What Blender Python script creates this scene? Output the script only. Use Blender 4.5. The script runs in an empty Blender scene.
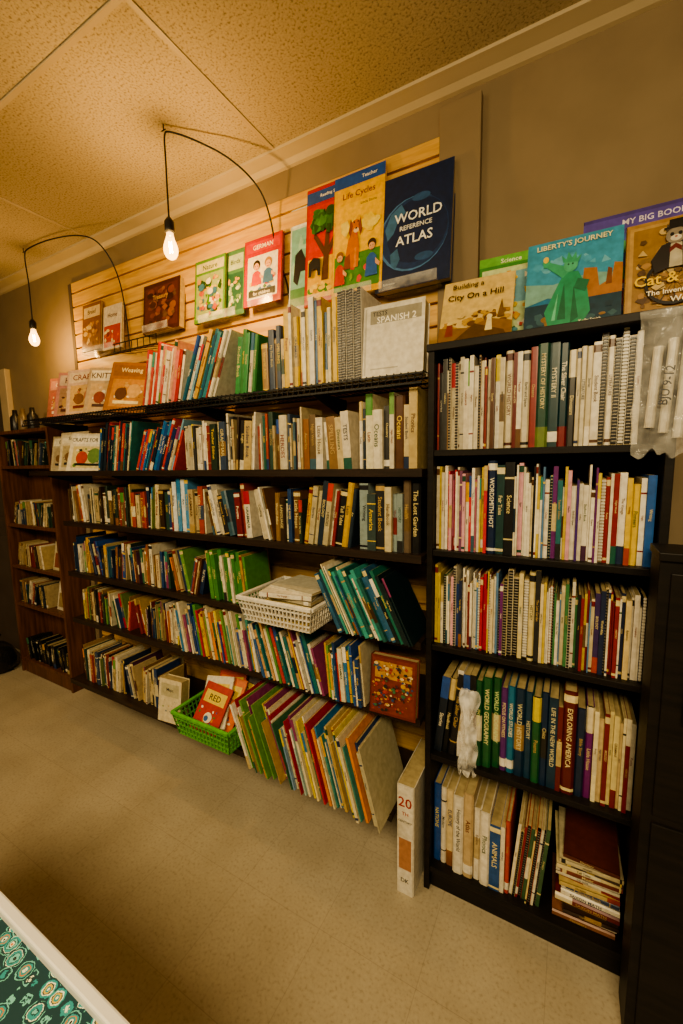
import bpy, math, random
import numpy as np
from mathutils import Matrix, Vector, noise

# ------------------------------------------------------------------ helpers
def hx(s):
    s = s.lstrip('#')
    o = []
    for i in (0, 2, 4):
        c = int(s[i:i+2], 16)/255
        o.append(c/12.92 if c <= 0.04045 else ((c+0.055)/1.055)**2.4)
    return (o[0], o[1], o[2], 1.0)

def lum(c): return 0.2126*c[0]+0.7152*c[1]+0.0722*c[2]

class M:
    def __init__(s):
        s.V = []; s.F = []; s.C = []; s.n = 0
    def add(s, vs, fs, col, T=None):
        vs = np.asarray(vs, float)
        if T is not None:
            vs = vs @ T[:3, :3].T + T[:3, 3]
        s.V.append(vs)
        n = s.n
        s.F.extend([tuple(i+n for i in f) for f in fs])
        s.C.extend([col]*len(fs))
        s.n += len(vs)
    def box(s, x0, x1, y0, y1, z0, z1, col=(1, 1, 1, 1), T=None):
        v = [(x0,y0,z0),(x1,y0,z0),(x1,y1,z0),(x0,y1,z0),(x0,y0,z1),(x1,y0,z1),(x1,y1,z1),(x0,y1,z1)]
        f = [(0,3,2,1),(4,5,6,7),(0,1,5,4),(1,2,6,5),(2,3,7,6),(3,0,4,7)]
        s.add(v, f, col, T)
    def prism(s, pts, z0, z1, col, T=None):
        n = len(pts)
        v = [(p[0], p[1], z0) for p in pts]+[(p[0], p[1], z1) for p in pts]
        f = [tuple(reversed(range(n))), tuple(range(n, 2*n))]
        for i in range(n):
            j = (i+1) % n
            f.append((i, j, n+j, n+i))
        s.add(v, f, col, T)
    def bar(s, p0, p1, w, col=(1, 1, 1, 1), T=None, sides=4):
        p0 = Vector(p0); p1 = Vector(p1)
        d = (p1-p0).normalized()
        a = Vector((0, 0, 1)) if abs(d.z) < 0.9 else Vector((1, 0, 0))
        u = d.cross(a).normalized(); v = d.cross(u)
        vs = []
        for p in (p0, p1):
            for k in range(sides):
                an = 2*math.pi*(k+.5)/sides
                q = p+u*math.cos(an)*w+v*math.sin(an)*w
                vs.append(tuple(q))
        n = sides
        f = [tuple(range(n)), tuple(reversed(range(n, 2*n)))]
        for i in range(n):
            j = (i+1) % n
            f.append((i, n+i, n+j, j))
        s.add(vs, f, col, T)
    def lathe(s, prof, n, col, T=None):
        vs = []; f = []
        for (r, z) in prof:
            for k in range(n):
                a = 2*math.pi*k/n
                vs.append((r*math.cos(a), r*math.sin(a), z))
        for i in range(len(prof)-1):
            for k in range(n):
                j = (k+1) % n
                f.append((i*n+k, i*n+j, (i+1)*n+j, (i+1)*n+k))
        s.add(vs, f, col, T)
    def flat(s, pts, z, col, T=None):
        s.add([(p[0], p[1], z) for p in pts], [tuple(range(len(pts)))], col, T)
    def text(s, txt, T, size, col, maxw=None):
        V, F, w = word(txt)
        sc = size
        if maxw and w*sc > maxw: sc = maxw/w
        s.add(V*sc, F, col, T)
    def build(s, name, mat, parent=None, smooth=False, bevel=0):
        me = bpy.data.meshes.new(name)
        me.from_pydata(np.vstack(s.V).tolist(), [], s.F)
        cnt = np.array([len(f) for f in s.F])
        cols = np.repeat(np.array(s.C, dtype=np.float32), cnt, axis=0)
        at = me.attributes.new('Col', 'FLOAT_COLOR', 'CORNER')
        at.data.foreach_set('color', cols.ravel())
        me.materials.append(mat)
        if smooth:
            me.polygons.foreach_set('use_smooth', [True]*len(me.polygons))
        me.update()
        ob = bpy.data.objects.new(name, me)
        bpy.context.scene.collection.objects.link(ob)
        if parent: ob.parent = parent
        if bevel:
            b = ob.modifiers.new('bevel', 'BEVEL'); b.width = bevel; b.segments = 2; b.limit_method = 'ANGLE'
        return ob

_w = {}
def word(t):
    if t in _w: return _w[t]
    cu = bpy.data.curves.new('t', 'FONT'); cu.body = t; cu.size = 1; cu.resolution_u = 2; cu.offset = 0.012
    cu.align_x = 'CENTER'
    ob = bpy.data.objects.new('t', cu)
    bpy.context.scene.collection.objects.link(ob)
    dg = bpy.context.evaluated_depsgraph_get()
    me = ob.evaluated_get(dg).to_mesh()
    V = np.array([tuple(v.co) for v in me.vertices]) if len(me.vertices) else np.zeros((3, 3))
    F = [tuple(p.vertices) for p in me.polygons]
    ob.evaluated_get(dg).to_mesh_clear()
    bpy.data.objects.remove(ob); bpy.data.curves.remove(cu)
    mn = V.min(0); mx = V.max(0); h = max(mx[1]-mn[1], .01)
    V = (V-(mn+mx)/2)/h; V[:, 2] = 0
    _w[t] = (V, F, (mx[0]-mn[0])/h)
    return _w[t]

def TM(cols, o):
    T = np.eye(4)
    for i, c in enumerate(cols): T[:3, i] = c
    T[:3, 3] = o
    return T

def empty(name, loc=(0, 0, 0)):
    e = bpy.data.objects.new(name, None); e.location = loc; e.empty_display_size = .05
    bpy.context.scene.collection.objects.link(e)
    return e

# ------------------------------------------------------------------ materials
def newmat(name):
    m = bpy.data.materials.new(name); m.use_nodes = True
    nt = m.node_tree; nt.nodes.clear()
    out = nt.nodes.new('ShaderNodeOutputMaterial')
    bs = nt.nodes.new('ShaderNodeBsdfPrincipled')
    nt.links.new(bs.outputs[0], out.inputs[0])
    return m, nt, bs, out

def ramp(nt, stops, interp='LINEAR'):
    r = nt.nodes.new('ShaderNodeValToRGB'); r.color_ramp.interpolation = interp
    e = r.color_ramp.elements
    while len(e) > 1: e.remove(e[-1])
    e[0].position = stops[0][0]; e[0].color = stops[0][1]
    for p, c in stops[1:]:
        k = e.new(p); k.color = c
    return r

def objcoord(nt, scale=(1, 1, 1)):
    tc = nt.nodes.new('ShaderNodeTexCoord'); mp = nt.nodes.new('ShaderNodeMapping')
    mp.inputs['Scale'].default_value = scale
    nt.links.new(tc.outputs['Object'], mp.inputs[0])
    return mp

def noise_mat(name, c1, c2, scale=(1, 1, 1), ns=5, rough=.6, bump=0.0, detail=6, spec=.4):
    m, nt, bs, out = newmat(name)
    mp = objcoord(nt, scale)
    n = nt.nodes.new('ShaderNodeTexNoise'); n.inputs['Scale'].default_value = ns; n.inputs['Detail'].default_value = detail
    nt.links.new(mp.outputs[0], n.inputs['Vector'])
    r = ramp(nt, [(.35, c1), (.65, c2)])
    nt.links.new(n.outputs[0], r.inputs[0]); nt.links.new(r.outputs[0], bs.inputs['Base Color'])
    bs.inputs['Roughness'].default_value = rough
    bs.inputs['Specular IOR Level'].default_value = spec
    if bump:
        b = nt.nodes.new('ShaderNodeBump'); b.inputs['Strength'].default_value = bump; b.inputs['Distance'].default_value = .004
        nt.links.new(n.outputs[0], b.inputs['Height']); nt.links.new(b.outputs[0], bs.inputs['Normal'])
    return m

def attr_mat(name, rough=.42):
    m, nt, bs, out = newmat(name)
    a = nt.nodes.new('ShaderNodeAttribute'); a.attribute_name = 'Col'
    mp = objcoord(nt); n = nt.nodes.new('ShaderNodeTexNoise'); n.inputs['Scale'].default_value = 60; n.inputs['Detail'].default_value = 4
    nt.links.new(mp.outputs[0], n.inputs['Vector'])
    r = ramp(nt, [(.3, (.74, .72, .68, 1)), (.7, (1, 1, 1, 1))]); nt.links.new(n.outputs[0], r.inputs[0])
    mx = nt.nodes.new('ShaderNodeMix'); mx.data_type = 'RGBA'; mx.blend_type = 'MULTIPLY'; mx.inputs[0].default_value = 1
    nt.links.new(a.outputs['Color'], mx.inputs[6]); nt.links.new(r.outputs[0], mx.inputs[7])
    nt.links.new(mx.outputs[2], bs.inputs['Base Color'])
    bs.inputs['Roughness'].default_value = rough
    return m

BOOK = attr_mat('printed_book_paper', .36)
PLASTIC = attr_mat('coloured_plastic', .35)
BLACKWOOD = noise_mat('black_brown_laminate', (.006, .005, .004, 1), (.012, .009, .007, 1), (1, 1, 12), 8, .5, spec=.25)
DARKMETAL = noise_mat('black_metal', (.008, .008, .008, 1), (.014, .014, .014, 1), rough=.4, spec=.3)
SHELFWOOD = noise_mat('dark_shelf_laminate', (.018, .011, .007, 1), (.030, .018, .012, 1), (1, 10, 10), 6, .45, spec=.3)
WALNUT = noise_mat('walnut_veneer', (.075, .028, .012, 1), (.16, .065, .028, 1), (14, 14, 1), 4, .45)
MAPLE = noise_mat('maple_slatwall', (.52, .29, .07, 1), (.68, .43, .12, 1), (1.2, 14, 14), 5, .42, .05)
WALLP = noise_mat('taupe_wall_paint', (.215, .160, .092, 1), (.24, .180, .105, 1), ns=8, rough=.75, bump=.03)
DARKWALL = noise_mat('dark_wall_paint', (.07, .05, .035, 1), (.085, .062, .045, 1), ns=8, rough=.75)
TRIMM = noise_mat('tan_trim_paint', (.46, .36, .22, 1), (.50, .40, .25, 1), ns=10, rough=.5)
WHITEP = noise_mat('white_paint', (.62, .60, .55, 1), (.68, .66, .60, 1), ns=10, rough=.4)

def ceiling_mat():
    m, nt, bs, out = newmat('acoustic_ceiling_tile')
    mp = objcoord(nt)
    n1 = nt.nodes.new('ShaderNodeTexNoise'); n1.inputs['Scale'].default_value = 140; n1.inputs['Detail'].default_value = 4
    n2 = nt.nodes.new('ShaderNodeTexNoise'); n2.inputs['Scale'].default_value = 1.6
    nt.links.new(mp.outputs[0], n1.inputs['Vector']); nt.links.new(mp.outputs[0], n2.inputs['Vector'])
    r = ramp(nt, [(.34, (.27, .215, .14, 1)), (.45, (.48, .41, .285, 1)), (.7, (.56, .48, .345, 1))])
    nt.links.new(n1.outputs[0], r.inputs[0])
    r2 = ramp(nt, [(.3, (.88, .87, .84, 1)), (.7, (1, 1, 1, 1))]); nt.links.new(n2.outputs[0], r2.inputs[0])
    mx = nt.nodes.new('ShaderNodeMix'); mx.data_type = 'RGBA'; mx.blend_type = 'MULTIPLY'; mx.inputs[0].default_value = 1
    nt.links.new(r.outputs[0], mx.inputs[6]); nt.links.new(r2.outputs[0], mx.inputs[7])
    nt.links.new(mx.outputs[2], bs.inputs['Base Color'])
    b = nt.nodes.new('ShaderNodeBump'); b.inputs['Strength'].default_value = .35; b.inputs['Distance'].default_value = .003
    nt.links.new(n1.outputs[0], b.inputs['Height']); nt.links.new(b.outputs[0], bs.inputs['Normal'])
    bs.inputs['Roughness'].default_value = .9
    return m

def floor_mat():
    m, nt, bs, out = newmat('speckled_vinyl_tile')
    mp = objcoord(nt)
    br = nt.nodes.new('ShaderNodeTexBrick'); br.offset = 0; br.inputs['Scale'].default_value = 1
    br.inputs['Brick Width'].default_value = .305; br.inputs['Row Height'].default_value = .305
    br.inputs['Mortar Size'].default_value = .0010; br.inputs['Mortar Smooth'].default_value = .3
    br.inputs['Color1'].default_value = (.40, .345, .245, 1); br.inputs['Color2'].default_value = (.425, .365, .26, 1)
    br.inputs['Mortar'].default_value = (.32, .27, .19, 1)
    nt.links.new(mp.outputs[0], br.inputs['Vector'])
    n1 = nt.nodes.new('ShaderNodeTexNoise'); n1.inputs['Scale'].default_value = 110; n1.inputs['Detail'].default_value = 6
    n2 = nt.nodes.new('ShaderNodeTexNoise'); n2.inputs['Scale'].default_value = 5; n2.inputs['Detail'].default_value = 8
    for n in (n1, n2): nt.links.new(mp.outputs[0], n.inputs['Vector'])
    r = ramp(nt, [(.32, (.80, .78, .74, 1)), (.44, (.97, .97, .97, 1)), (.68, (1.06, 1.06, 1.06, 1))]); nt.links.new(n1.outputs[0], r.inputs[0])
    r2 = ramp(nt, [(.3, (.86, .84, .80, 1)), (.7, (1.03, 1.03, 1.03, 1))]); nt.links.new(n2.outputs[0], r2.inputs[0])
    a = nt.nodes.new('ShaderNodeMix'); a.data_type = 'RGBA'; a.blend_type = 'MULTIPLY'; a.inputs[0].default_value = 1
    b = nt.nodes.new('ShaderNodeMix'); b.data_type = 'RGBA'; b.blend_type = 'MULTIPLY'; b.inputs[0].default_value = 1
    nt.links.new(br.outputs[0], a.inputs[6]); nt.links.new(r.outputs[0], a.inputs[7])
    nt.links.new(a.outputs[2], b.inputs[6]); nt.links.new(r2.outputs[0], b.inputs[7])
    nt.links.new(b.outputs[2], bs.inputs['Base Color'])
    bs.inputs['Roughness'].default_value = .45
    return m

def floral_mat():
    m, nt, bs, out = newmat('teal_floral_fabric')
    mp = objcoord(nt)
    teal = hx('2a8a8c'); dk = hx('10393f'); wh = hx('dfe4cc'); org = hx('c0702c'); lt = hx('6fb8ac'); mus = hx('c8a848'); blk = hx('0d1a1e')
    def layer(scale, stops):
        v = nt.nodes.new('ShaderNodeTexVoronoi'); v.inputs['Scale'].default_value = scale; v.inputs['Randomness'].default_value = .7
        nt.links.new(mp.outputs[0], v.inputs['Vector'])
        n = nt.nodes.new('ShaderNodeTexNoise'); n.inputs['Scale'].default_value = scale*6; nt.links.new(mp.outputs[0], n.inputs['Vector'])
        ad = nt.nodes.new('ShaderNodeMath'); ad.operation = 'MULTIPLY_ADD'; ad.inputs[1].default_value = .2
        nt.links.new(n.outputs[0], ad.inputs[0]); nt.links.new(v.outputs['Distance'], ad.inputs[2])
        sx = nt.nodes.new('ShaderNodeSeparateColor'); nt.links.new(v.outputs['Color'], sx.inputs[0])
        prev = None
        for i, st in enumerate(stops):
            r = ramp(nt, st, 'CONSTANT'); nt.links.new(ad.outputs[0], r.inputs[0])
            if prev is None: prev = r.outputs[0]; continue
            gt = nt.nodes.new('ShaderNodeMath'); gt.operation = 'GREATER_THAN'; gt.inputs[1].default_value = i/len(stops)
            nt.links.new(sx.outputs[0], gt.inputs[0])
            mx = nt.nodes.new('ShaderNodeMix'); mx.data_type = 'RGBA'
            nt.links.new(gt.outputs[0], mx.inputs[0]); nt.links.new(prev, mx.inputs[6]); nt.links.new(r.outputs[0], mx.inputs[7])
            prev = mx.outputs[2]
        return prev
    o = layer(46, [[(0, org), (.18, wh), (.24, blk), (.29, lt), (.38, dk), (.42, teal), (.54, wh), (.57, dk), (.66, lt), (.7, dk)],
                   [(0, blk), (.17, wh), (.23, teal), (.33, org), (.38, teal), (.46, dk), (.55, lt), (.6, dk)],
                   [(0, wh), (.17, teal), (.26, mus), (.33, dk), (.38, wh), (.44, teal), (.55, dk)]])
    nt.links.new(o, bs.inputs['Base Color']); bs.inputs['Roughness'].default_value = .8
    return m

def clear_mat(name, fac, col=(.9, .88, .82, 1), rough=.15, bump=0):
    m, nt, bs, out = newmat(name)
    tr = nt.nodes.new('ShaderNodeBsdfTransparent'); mx = nt.nodes.new('ShaderNodeMixShader')
    bs.inputs['Base Color'].default_value = col; bs.inputs['Roughness'].default_value = rough
    mp = objcoord(nt); n = nt.nodes.new('ShaderNodeTexNoise'); n.inputs['Scale'].default_value = 25
    nt.links.new(mp.outputs[0], n.inputs['Vector'])
    r = ramp(nt, [(.3, (fac*.4,)*3+(1,)), (.75, (min(1, fac*2),)*3+(1,))]); nt.links.new(n.outputs[0], r.inputs[0])
    if bump:
        b = nt.nodes.new('ShaderNodeBump'); b.inputs['Strength'].default_value = bump; b.inputs['Distance'].default_value = .01
        nt.links.new(n.outputs[0], b.inputs['Height']); nt.links.new(b.outputs[0], bs.inputs['Normal'])
    nt.links.new(r.outputs[0], mx.inputs[0]); nt.links.new(tr.outputs[0], mx.inputs[1]); nt.links.new(bs.outputs[0], mx.inputs[2])
    nt.links.new(mx.outputs[0], out.inputs[0])
    return m
ACRYL = clear_mat('clear_acrylic', .14)
BAGM = clear_mat('clear_plastic_film', .13, rough=.08, bump=.8)
BAGW = clear_mat('milky_plastic_film', .34, rough=.15, bump=.8)

def bulb_mat(strength):
    m, nt, bs, out = newmat('glowing_bulb_glass')
    em = nt.nodes.new('ShaderNodeEmission'); em.inputs[0].default_value = (1, .50, .14, 1); em.inputs[1].default_value = strength
    tr = nt.nodes.new('ShaderNodeBsdfTransparent'); mx = nt.nodes.new('ShaderNodeMixShader'); mx.inputs[0].default_value = .35
    nt.links.new(tr.outputs[0], mx.inputs[1]); nt.links.new(em.outputs[0], mx.inputs[2]); nt.links.new(mx.outputs[0], out.inputs[0])
    return m

# ------------------------------------------------------------------ books
WORDS = ['HISTORY', 'Science', 'GRAMMAR', 'World Atlas', 'Algebra', 'BIOLOGY', 'Reading', 'The Lost Garden', 'Phonics', 'SAXON MATH',
  'Chemistry', 'Earth and Space', 'LITERATURE', 'Animals', 'My First Book', 'Little House', 'The Voyage', 'Ancient Rome', 'SPELLING',
  'Teacher Edition', 'The Silver Chair', 'Poems', 'America', 'Vocabulary', 'Geometry', 'Stories', 'TESTS', 'Student Book', 'Wonders',
  'Night Watch', 'Pioneers', 'THE RIVER', 'Cooking', 'Bible Story', 'Music', 'Art', 'Egypt', 'LANGUAGE', 'Physics', 'Civics', 'Health',
  'Explore', 'Dinosaurs', 'Oceans', 'HEROES', 'Tall Tales', 'Latin', 'Logic', 'Writing', 'Handbook']
CREAM = hx('cfc09a'); PAGE = hx('b8a67a')
P_MIX = ['7a1f1d','23406e','d8cfb4','1f5a4a','c9a23a','4a2a45','c8bc98','2c2c2c','8d5a2b','a8442a','3f5f6f','b8a878','6b7f3a','e8e0cc','8c2f38','1d2f4f','c9b27a','b89a60','6a4a2a','e0d8c0']
P_OLD = ['c9b688','8a6a42','b8a478','5b3a24','a08050','d2c8a8','2f4a3f','7d2b22','3a4a63','bfa873','6d5738','d2c29a','1f2e3c','94403a','e0d8b8','3a2a1c','262420','e0d8c0','28382c']
P_BRIGHT = ['d6a524','2f77a8','c23a2a','4f8f3a','d8ccaa','8a3f6a','e08a2a','2b4f94','dcd2b4','d7c23e','3f8a7f','b02a3a','e8e2d0','6a9a4a','1f3f6f','c8b27a','2f6a8a','b89a5a','3a6a4a']
P_WHITE = ['ded6c2','e6decb','d2c9b0','cfc6ac','e9e3d3','b8b09a','ddd6c6','8a2f2a','c8bda0','3a3a38','d9cfb8','5a3a24']
P_TEXT = ['b0283c','243f7a','e0d8c4','6a2a70','3f7a4a','e6dfcc','c9b04a','d8d0ba','1f1f22','5a7fa8','d7a0ac','ece6d6','2a6a6f','e2dac6','d8c9a0']
P_DARK = ['0f1012','17181b','1b2430','101314','222022']
P_TBOOK = ['1f5a34','14363f','1b4f48','2c6a3a','153a5f','0f2a48','1f4f2c']
P_TB2 = ['6a1f6a','15304f','1f4a5a','701f1c','5a1a18','1a2a44','7f2a1a']
P_BLUE = ['1f4a8a','2a6aa8','15305f','7aa8c4','d8ccaa','1a5f7a','c43a2a','dcd6c4','2f7f9f','1a2a3a','e0d0a0']
P_PINK = ['cf7f7a','c04a4a','e2d8c6','e8b0a0','b02f2f','e6dfd0','d9a08a','8a2020']

def book(m, T, t, h, d, col, rng, kind='p', txt=None, acc=None):
    lc = lum(col)
    if acc is None:
        acc = hx(rng.choice(['d8c890', 'e8e0c8', 'e0c050', 'd8c890', 'b89a60'])) if lc < .3 else hx(rng.choice(['1c1c20', '7a1f1d', '1f2f55', '1f4a34', '5a3a20']))
    if kind == 's':   # spiral bound
        m.box(0, t, .006, d, 0, h, PAGE, T)
        m.box(-.0003, .0012, .004, d, 0, h, col, T); m.box(t-.0012, t+.0003, .004, d, 0, h, col, T)
        k = .008; coil = hx('141414') if lc > .1 else hx('d8d4c8')
        n = int(h/k)
        m.box(t*.2, t*.8, .0025, .006, .004, h-.004, hx('b8ae98'), T)
        for i in range(n):
            z = .005+i*k
            m.box(t*.08, t*.92, 0, .010, z, z+.0045, coil, T)
        return
    r = min(t*.25, .005) if kind == 'h' else .0004
    c = .0022 if kind == 'h' else .0008
    m.box(0, c, r, d, 0, h, col, T); m.box(t-c, t, r, d, 0, h, col, T)
    def sp(z0, z1, cc, e=0.0):
        m.prism([(-e, r), (t*.2, -e), (t*.8, -e), (t+e, r), (t, r+.0018), (0, r+.0018)], z0, z1, cc, T)
    sp(0, h, col)
    ins = .003 if kind == 'h' else .0006
    m.box(c, t-c, r+.0018, d-ins, ins, h-ins, PAGE, T)
    s = rng.random()
    z0, z1 = .06*h, .94*h
    if s < .15:
        sp(h*.90, h*.97, acc, .0003); sp(h*.03, h*.06, acc, .0003); z0, z1 = .1*h, .88*h
    elif s < .23:
        sp(h*.82, h*.84, acc, .0003); sp(h*.16, h*.175, acc, .0003); z0, z1 = .2*h, .8*h
    elif s < .33:
        sp(0, h*.2, hx(rng.choice(P_MIX)), .0003); z0 = .22*h
    elif s < .45:
        c2 = hx(rng.choice(P_BRIGHT)); sp(h*.72, h, c2, .0003); z1 = .70*h
    elif s < .50:
        sp(h*.05, h*.15, hx('e6e0d0'), .0004); z0 = .18*h
    elif s < .60:
        c2 = hx(rng.choice(P_OLD)); sp(h*.3, h*.6, c2, .0003)
    if t > .0065:
        tx = txt or rng.choice(WORDS)
        if kind == 'h' and t > .036 and not txt:
            L = TM([(1, 0, 0), (0, 0, 1), (0, -1, 0)], (t/2, -.0007, h*.7))
            m.text(tx, T@L, .012, acc, t*.75)
        else:
            L = TM([(0, 0, -1), (1, 0, 0), (0, -1, 0)], (t/2, -.0007, z1-(z1-z0)*.42))
            m.text(tx, T@L, min(t*.5, .018), acc, (z1-z0)*.74)

def T_up(px, yf, z, t, a):
    piv = t if a > 0 else 0.0
    ca, sa = math.cos(a), math.sin(a)
    T = np.eye(4)
    T[0] = [ca, 0, sa, px-piv*ca]; T[1] = [0, 1, 0, yf]; T[2] = [-sa, 0, ca, z+piv*sa]
    return T

def fill(m, rng, x0, x1, z, yf, pal, h=(.18, .23), t=(.010, .03), d=(.13, .17), lean=0, yj=.018, hard=.4, spiral=0, txts=None, auto=False, last=None):
    """stand books side by side; lean in degrees (+: tops toward +x)"""
    x = x0; a = math.radians(lean); lasth = 0; ti = 0; grp = 0
    if a < 0: x += h[1]*math.sin(-a)*.9
    while True:
        if auto and grp <= 0:
            if a > 0: x += lasth*math.sin(a)
            a = math.radians(rng.choice([0, 0, 0, 0, 5, -4, 9, -8, 15, -13])); grp = rng.randint(3, 9) if a == 0 else rng.randint(3, 6)
            if a < 0: x += h[1]*math.sin(-a)
            hb = rng.uniform(*h)
        grp -= 1
        tt = rng.uniform(*t); dd = rng.uniform(*d)
        if auto and rng.random() < .35: tt = t[0]*rng.uniform(.5, .9)
        hh = (rng.uniform(*h)*.7+hb*.3) if auto else rng.uniform(*h)
        if txts and ti < len(txts) and txts[ti][0]:
            tt = txts[ti][1]
        adv = tt/math.cos(a)
        end = x+adv+(hh*math.sin(a) if a > 0 else 0)
        if end > x1: break
        px = x+adv if a > 0 else x
        txt = None; col = hx(rng.choice(pal)); acc = None
        if last and end+adv*2 > x1: col = hx(last)
        if txts and ti < len(txts):
            txt = txts[ti][0]; col = hx(txts[ti][2]); acc = hx(txts[ti][3]); hh = txts[ti][4]
            ti += 1
        k = 's' if (rng.random() < spiral and txt is None) else ('h' if (rng.random() < hard and tt > .012) else 'p')
        book(m, T_up(px, yf+rng.uniform(0, yj), z, tt, a), tt, hh, dd, col, rng, k, txt, acc)
        x += adv+.0004; lasth = hh
    return x

def cover(m, T, w, h, t, base, items, back=None):
    """face-out book; local x right, y up, z toward the viewer (front cover at z=0)"""
    m.box(0, w, 0, h, -t, -t+.002, base, T); m.box(0, w, 0, h, -.002, 0, base, T)
    m.box(0, .002, 0, h, -t, 0, back or base, T)
    m.box(.002, w-.003, .003, h-.003, -t+.002, -.002, PAGE, T)
    k = 0
    for it in items:
        k += 1; z = .0001+.00007*k
        if it[0] == 'r':
            _, a, b, c, d, col = it
            m.flat([(a*w, b*h), (c*w, b*h), (c*w, d*h), (a*w, d*h)], z, hx(col), T)
        elif it[0] == 'd':
            _, cx, cy, rx, ry, col = it
            m.flat([(cx*w+rx*w*math.cos(i*math.pi/12), cy*h+ry*w*math.sin(i*math.pi/12)) for i in range(24)], z, hx(col), T)
        elif it[0] == 'p':
            m.flat([(p[0]*w, p[1]*h) for p in it[1]], z, hx(it[2]), T)
        elif it[0] == 't':
            _, s, cx, cy, size, col = it[:6]
            L = np.eye(4); L[:3, 3] = (cx*w, cy*h, z)
            m.text(s, T@L, size*h, hx(col), (it[6] if len(it) > 6 else .92)*w)

def scat(x0, y0, x1, y1, n, cols, seed, r=(.02, .06)):
    g = random.Random(seed); o = []
    for i in range(n):
        rr = g.uniform(*r); cx = g.uniform(x0+rr, x1-rr); cy = g.uniform(y0+rr, y1-rr); c = g.choice(cols)
        k = g.random()
        if k < .4: o.append(('d', cx, cy, rr, rr*g.uniform(.5, 1), c))
        else:
            a0 = g.uniform(0, 6); nn = g.choice([3, 4, 5])
            o.append(('p', [(cx+rr*math.cos(a0+j*2*math.pi/nn)*g.uniform(.6, 1), cy+rr*.8*math.sin(a0+j*2*math.pi/nn)*g.uniform(.6, 1)) for j in range(nn)], c))
    return o

def dog(cx, cy, s, c='c87028', dk='8a451a'):
    P = lambda pts: [(cx+x*s, cy+y*s) for x, y in pts]
    return [('p', P([(-.35, 0), (-.42, .3), (-.3, .6), (-.1, .75), (.15, .7), (.25, .4), (.22, 0)]), c), ('p', P([(-.5, .0), (-.45, .25), (-.2, .3), (-.15, 0)]), dk),
            ('p', P([(.0, 0), (.02, .4), (.12, .4), (.14, 0)]), 'd88838'), ('d', cx+.05*s, cy+.85*s, .24*s, .26*s, c), ('p', P([(-.2, 1.0), (-.3, .75), (-.2, .62), (-.08, .85)]), dk), ('p', P([(.28, 1.0), (.38, .75), (.28, .62), (.18, .85)]), dk),
            ('d', cx+.08*s, cy+.75*s, .13*s, .11*s, 'e8c898'), ('d', cx+.08*s, cy+.79*s, .05*s, .04*s, '1a1412'), ('d', cx-.03*s, cy+.92*s, .03*s, .04*s, '1a1412'), ('d', cx+.16*s, cy+.92*s, .03*s, .04*s, '1a1412'), ('d', cx+.1*s, cy+.67*s, .04*s, .05*s, 'c84a4a')]
def kid(cx, cy, s, shirt, hair, skin='dca880'):
    P = lambda pts: [(cx+x*s, cy+y*s) for x, y in pts]
    return [('p', P([(-.4, 0), (-.3, .5), (-.1, .6), (.1, .6), (.3, .5), (.4, 0)]), shirt), ('d', cx, cy+.85*s, .27*s, .3*s, hair), ('d', cx, cy+.78*s, .2*s, .22*s, skin),
            ('d', cx-.08*s, cy+.8*s, .025*s, .03*s, '1a1412'), ('d', cx+.08*s, cy+.8*s, .025*s, .03*s, '1a1412'), ('p', P([(-.08, .7), (0, .66), (.08, .7)]), 'a83a30'), ('p', P([(.25, .45), (.55, .3), (.5, .2), (.25, .3)]), skin)]

def T_face(x, y, z, tilt=10, yaw=0, roll=0):
    ti, ya, ro = math.radians(tilt), math.radians(yaw), math.radians(roll)
    R = Matrix.Rotation(ya, 3, 'Z') @ Matrix(((1, 0, 0), (0, math.sin(ti), -math.cos(ti)), (0, math.cos(ti), math.sin(ti)))) @ Matrix.Rotation(ro, 3, 'Z')
    T = np.eye(4); T[:3, :3] = np.array(R); T[:3, 3] = (x, y, z)
    return T

# ------------------------------------------------------------------ room shell
WY = 1.47; CZ = 2.60
def simple(name, dims, mat, bevel=0):
    m = M(); m.box(*dims); return m.build(name, mat, bevel=bevel)
simple('floor', (-5.2, 2.6, -2.8, 1.6, -.05, 0), floor_mat())
simple('ceiling', (-5.2, 2.6, -2.8, 1.6, CZ, CZ+.05), ceiling_mat())
simple('wall_back', (-5.2, 2.6, WY, WY+.13, 0, CZ), WALLP)
simple('wall_left', (-5.3, -5.15, -2.8, 1.6, 0, CZ), DARKWALL)
simple('wall_right', (2.5, 2.65, -2.8, 1.6, 0, CZ), WALLP)
simple('wall_front', (-5.2, 2.6, -2.9, -2.75, 0, CZ), WALLP)
m = M()
Tm = TM([(0, 1, 0), (0, 0, 1), (1, 0, 0)], (-5.15, 0, 0))
m.prism([(WY, CZ-.035), (WY, CZ), (WY-.075, CZ), (WY-.075, CZ-.010), (WY-.06, CZ-.013), (WY-.03, CZ-.020), (WY-.012, CZ-.032)], 0, 7.65, (1, 1, 1, 1), Tm)
m.build('trim_1', noise_mat('cream_crown_paint', (.50, .42, .28, 1), (.54, .45, .31, 1), rough=.5))
m = M()
for yy in (.79, .18, -.43, -1.04, -1.65, -2.26):
    m.box(-5.15, 2.5, yy-.008, yy+.008, CZ-.004, CZ)
for xx in (-4.71, -3.49, -2.27, -1.05, .17, 1.39):
    m.box(xx-.008, xx+.008, -2.75, WY-.07, CZ-.0035, CZ)
m.build('ceiling_grid', noise_mat('grid_metal_paint', (.46, .385, .27, 1), (.50, .42, .30, 1), rough=.5))
m = M()
SX0, SX1 = -2.56, -.42
z = .12; top = 2.45
while z < top-.01:
    z1 = min(z+.067, top)
    m.box(SX0, SX1, WY-.02, WY-.003, z, z1)
    z += .076
m.box(SX0, SX1, WY-.003, WY, .12, top)
m.build('slatwall_panel', MAPLE, bevel=.0015)
simple('trim_2', (-.42, -.29, WY-.028, WY, 0, 2.53), WALLP, .002)
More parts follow.
